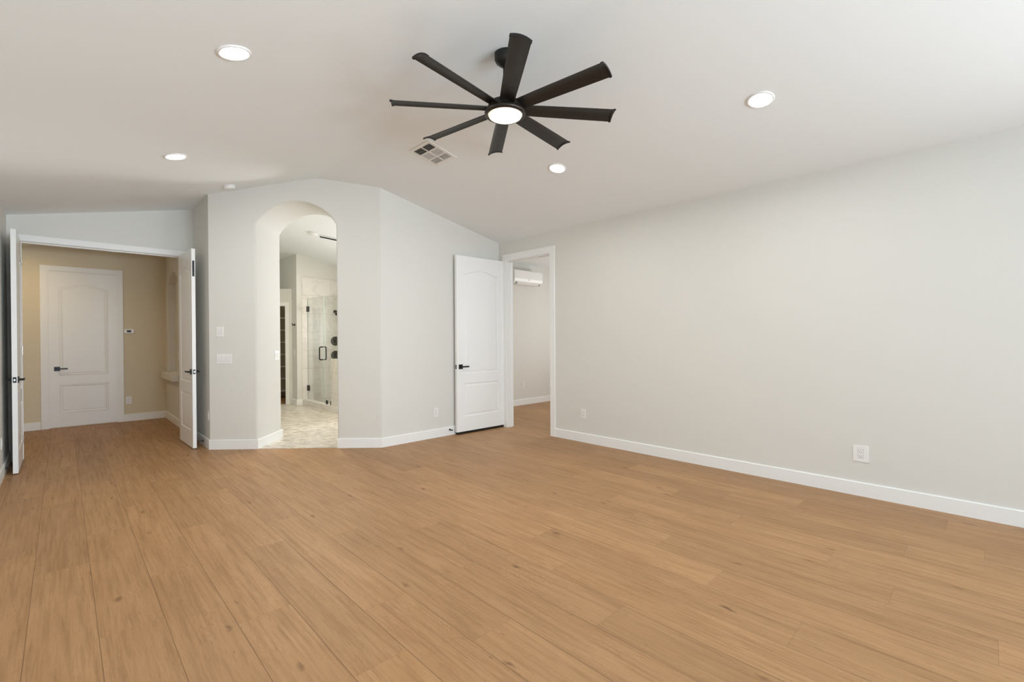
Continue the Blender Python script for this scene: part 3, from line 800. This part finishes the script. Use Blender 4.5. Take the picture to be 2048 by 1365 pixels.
# thermostat
r = empty('thermostat', (.785, YHB, 1.473), 'small white thermostat with grey display on the hall wall', 'thermostat', wallrot(0, -1))
soften(obj('body', boxes((-.062, .062, -.036, .036, 0, .022)), PLAS, r), .006, 3)
obj('display', boxes((-.028, .028, -.018, .018, .022, .0228)), SCREEN, r)

# ------------------------------------------------------------------ door stops
def doorstop(loc, n, label, L=.07):
    r = empty('door_stop', loc, label, 'door stop', wallrot(*n))
    bm = bmesh.new(); lathe(bm, [(0, 0), (.014, 0), (.014, .005), (0, .005)], 20); obj('base', bm, BLK, r)
    bm = bmesh.new(); tube(bm, [(0, 0, .005), (0, 0, L)], .0045, 10); obj('rod', bm, BLK, r)
    bm = bmesh.new(); lathe(bm, [(0, L-.004), (.010, L-.002), (.011, L+.010), (0, L+.013)], 16); obj('bumper', bm, BLK, r)
doorstop((3.80, YS-.014, .075), (0, -1), 'black door stop on the baseboard behind the open white door', .045)
doorstop((XL+.014, 6.80, .06), (1, 0), 'black door stop on the left wall baseboard behind the left leaf')
doorstop((XJ-.014, 6.86, .06), (-1, 0), 'black door stop behind the right leaf of the double door')

# ------------------------------------------------------------------ air conditioner
def aircon():
    r = empty('air_conditioner', (6.535, 6.47, 2.50), 'white wall-mounted split air conditioner in the room beyond the doorway', 'air conditioner', wallrot(0, -1))
    # profile in (z out of wall, y up); width along x
    w = .395; pr = [(0, -.13), (.10, -.138), (.165, -.128), (.20, -.085), (.212, -.03), (.212, .115), (.200, .135), (0, .135)]
    bm = bmesh.new(); a = [bm.verts.new((-w, y, z)) for z, y in pr]; b = [bm.verts.new((w, y, z)) for z, y in pr]
    bm.faces.new(a); bm.faces.new(b[::-1])
    for i in range(len(pr)): bm.faces.new((a[i], a[(i+1) % len(pr)], b[(i+1) % len(pr)], b[i]))
    soften(obj('body', bm, PLAS, r), .006, 3)
    bm = bmesh.new()
    for s in (0, 1):
        pass
    p2 = [(.105, -.1415), (.168, -.1315), (.205, -.088), (.201, -.085), (.165, -.127), (.104, -.137)]
    a = [bm.verts.new((-w*.80, y, z)) for z, y in p2]; b = [bm.verts.new((w*.80, y, z)) for z, y in p2]
    bm.faces.new(a); bm.faces.new(b[::-1])
    for i in range(6): bm.faces.new((a[i], a[(i+1) % 6], b[(i+1) % 6], b[i]))
    obj('louvre', bm, PLAS, r)
    obj('louvre_gap', boxes((-w*.82, -w*.80, -.137, -.088, .10, .201), (w*.80, w*.82, -.137, -.088, .10, .201), (-w*.82, w*.82, -.1405, -.137, .095, .105)), mat_gap, r)
    obj('front_badge', boxes((-.022, .022, -.047, -.041, .2115, .2135)), SCREEN, r)
aircon()

# ------------------------------------------------------------------ shower
o = struct('trim_6', boxes((3.475, 3.60, 7.3, 9.67, 0, .115)), MARBLE, 'marble tiled shower curb'); soften(o, .004)
struct('wall_shower_knee', boxes((3.49, 3.61, 7.3, 8.325, .115, .97)), MARBLE, 'low tiled knee wall of the shower')
struct('floor_shower', boxes((3.60, 4.72, 7.3, 9.67, .002, .03)), MOSAIC)
GX = 3.535
r = empty('shower_enclosure', (GX, 8.9, .115), 'frameless clear glass shower door and panel with black fittings', 'shower door')
def glass(name, y0, y1, z0, z1, parent):
    bm = boxes((-.005, .005, y0-8.9, y1-8.9, z0-.115, z1-.115)); return obj(name, bm, GLASS, parent)
gd = glass('glass_door', 8.742, 9.53, .13, 2.13, r)
gp = glass('glass_panel', 8.335, 8.732, .125, 2.13, r); glass('glass_return_panel', 7.32, 8.335, .975, 2.13, r)
obj('glass_edge', boxes((-.0052, .0052, 8.7405-8.9, 8.742-8.9, .015, 2.015)), GEDGE, gd)
obj('glass_edge', boxes((-.0052, .0052, 8.732-8.9, 8.7335-8.9, .015, 2.015)), GEDGE, gp)
obj('top_edge', boxes((-.0052, .0052, 8.742-8.9, 9.53-8.9, 2.015, 2.0165)), GEDGE, gd)
obj('side_edge', boxes((-.0052, .0052, 9.53-8.9, 9.5315-8.9, .015, 2.015)), GEDGE, gd)
for z in (.35, 1.93):
    soften(obj('hinge', boxes((-.014, .014, 9.47-8.9, 9.565-8.9, z-.055-.115, z+.055-.115)), BLK, gd), .002)
for y in (8.62, 8.42):
    soften(obj('clamp', boxes((-.013, .013, y-.022-8.9, y+.022-8.9, .0, .07)), BLK, gp), .002)
bm = bmesh.new()
for s in (-1, 1):
    P = [(s*.004, 0, 1.063)]
    for k in range(7):
        a = k/6*math.pi/2; P.append((s*(.040+.022*math.sin(a)), 0, 1.063-.022+.022*math.cos(a)))
    for k in range(7):
        a = k/6*math.pi/2; P.append((s*(.040+.022*math.cos(a)), 0, .845-.022*math.sin(a)+.0))
    P.append((s*.004, 0, .823))
    tube(bm, P, .0115, 12)
bmesh.ops.translate(bm, verts=bm.verts, vec=(0, 8.79-8.9, 0))
bmesh.ops.scale(bm, verts=bm.verts, vec=(1, 1, 1.0))
obj('pull_handle', bm, BLK, gd, True)

def disc(x, z, rad, label, name='shower_valve'):
    r = empty(name, (x, 9.67, z), label, 'shower fitting', wallrot(0, -1))
    bm = bmesh.new(); lathe(bm, [(0, 0), (rad, 0), (rad, .008), (rad-.004, .012), (.03, .012), (.028, .03), (0, .03)], 40); obj('trim_plate', bm, BLK, r)
    bm = bmesh.new(); lathe(bm, [(0, .03), (.024, .03), (.022, .06), (0, .062)], 24); box(bm, -.007, .007, -.002, .075, .045, .058); obj('knob', bm, BLK, r)
disc(4.155, 1.285, .098, 'upper round black shower valve cut off by the arch edge')
disc(4.155, .985, .098, 'lower round black shower valve above the knee wall')
r = empty('shower_spray', (4.15, 9.67, 1.85), 'black shower head high on the marble shower wall', 'shower head', wallrot(0, -1))
bm = bmesh.new(); lathe(bm, [(0, 0), (.035, 0), (.033, .01), (0, .012)], 28, Matrix.Translation((0, .06, 0))); obj('flange', bm, BLK, r)
bm = bmesh.new(); tube(bm, [(0, .06, .005), (0, .07, .06), (0, .055, .10), (0, .03, .12)], .011, 12); obj('arm', bm, BLK, r, True)
bm = bmesh.new(); lathe(bm, [(0, .03), (.015, .03), (.05, .0), (.052, -.012), (0, -.014)], 32, Matrix.Translation((0, -.0, .13)) @ Matrix.Rotation(-math.pi/2+.5, 4, 'X')); obj('head', bm, BLK, r, True)
# towel hook
r = empty('towel_hook', (3.375, 9.79, 1.62), 'small black double towel hook beside the shower', 'towel hook', wallrot(-1, 0))
soften(obj('backplate', boxes((-.022, .022, -.022, .022, 0, .008)), BLK, r), .002)
bm = bmesh.new(); tube(bm, [(0, 0, .006), (0, 0, .035), (0, .004, .048), (0, .03, .054)], .008, 10); tube(bm, [(0, -.004, .02), (0, -.004, .05)], .008, 10); obj('peg', bm, BLK, r, True)

# bathroom ceiling light bar
r = empty('ceiling_light_bar', (3.05, 7.95, cz(3.05)), 'white round ceiling mount with a slim black bar in the bathroom', 'ceiling light', slope_rot(3.05))
bm = bmesh.new(); lathe(bm, [(0, 0), (.09, 0), (.088, .015), (.06, .028), (0, .03)], 36); obj('mount', bm, PLAS, r, True)
ch = r.matrix_world.inverted()
pa = ch @ Vector((3.14, 7.90, cz(3.14)-.03)); pb = ch @ Vector((3.62, 7.66, cz(3.62)-.02))
bm = bmesh.new(); tube(bm, [pa, pb], .011, 10); obj('bar', bm, BLK, r)

# ------------------------------------------------------------------ windows behind the camera
def window(name, a0, a1, z0, z1, place, mull):
    bm = bmesh.new()
    def bx(u0, u1, w0, w1):
        p, q = place(u0), place(u1)
        box(bm, min(p[0], q[1]), max(p[0], q[1]), min(p[2], q[3]), max(p[2], q[3]), w0, w1)
    bx(a0, a1, z0, z0+.05); bx(a0, a1, z1-.05, z1); bx(a0, a0+.05, z0+.05, z1-.05); bx(a1-.05, a1, z0+.05, z1-.05)
    for m_ in mull: bx(m_-.025, m_+.025, z0+.05, z1-.05)
    struct(name, bm, TRIM)
window('window_1', .25, 3.55, .35, 2.5, lambda u: (u, u, YB-.08, YB-.04), (1.35, 2.45))
window('added_window_left', -3.6, -1.8, .7, 2.4, lambda u: (XL-.08, XL-.04, u, u), (-2.7,))  # unseen window, added for the left fill light
window('added_window_right', -4.3, -1.5, .35, 2.3, lambda u: (XR+.04, XR+.08, u, u), (-2.9,))  # unseen window, added for the right fill light
window('window_2', 6.6, 7.7, 1.1, 2.3, lambda u: (4.78, 4.82, u, u), ())
window('window_3', 3.6, 5.2, .9, 2.3, lambda u: (8.43, 8.47, u, u), ())
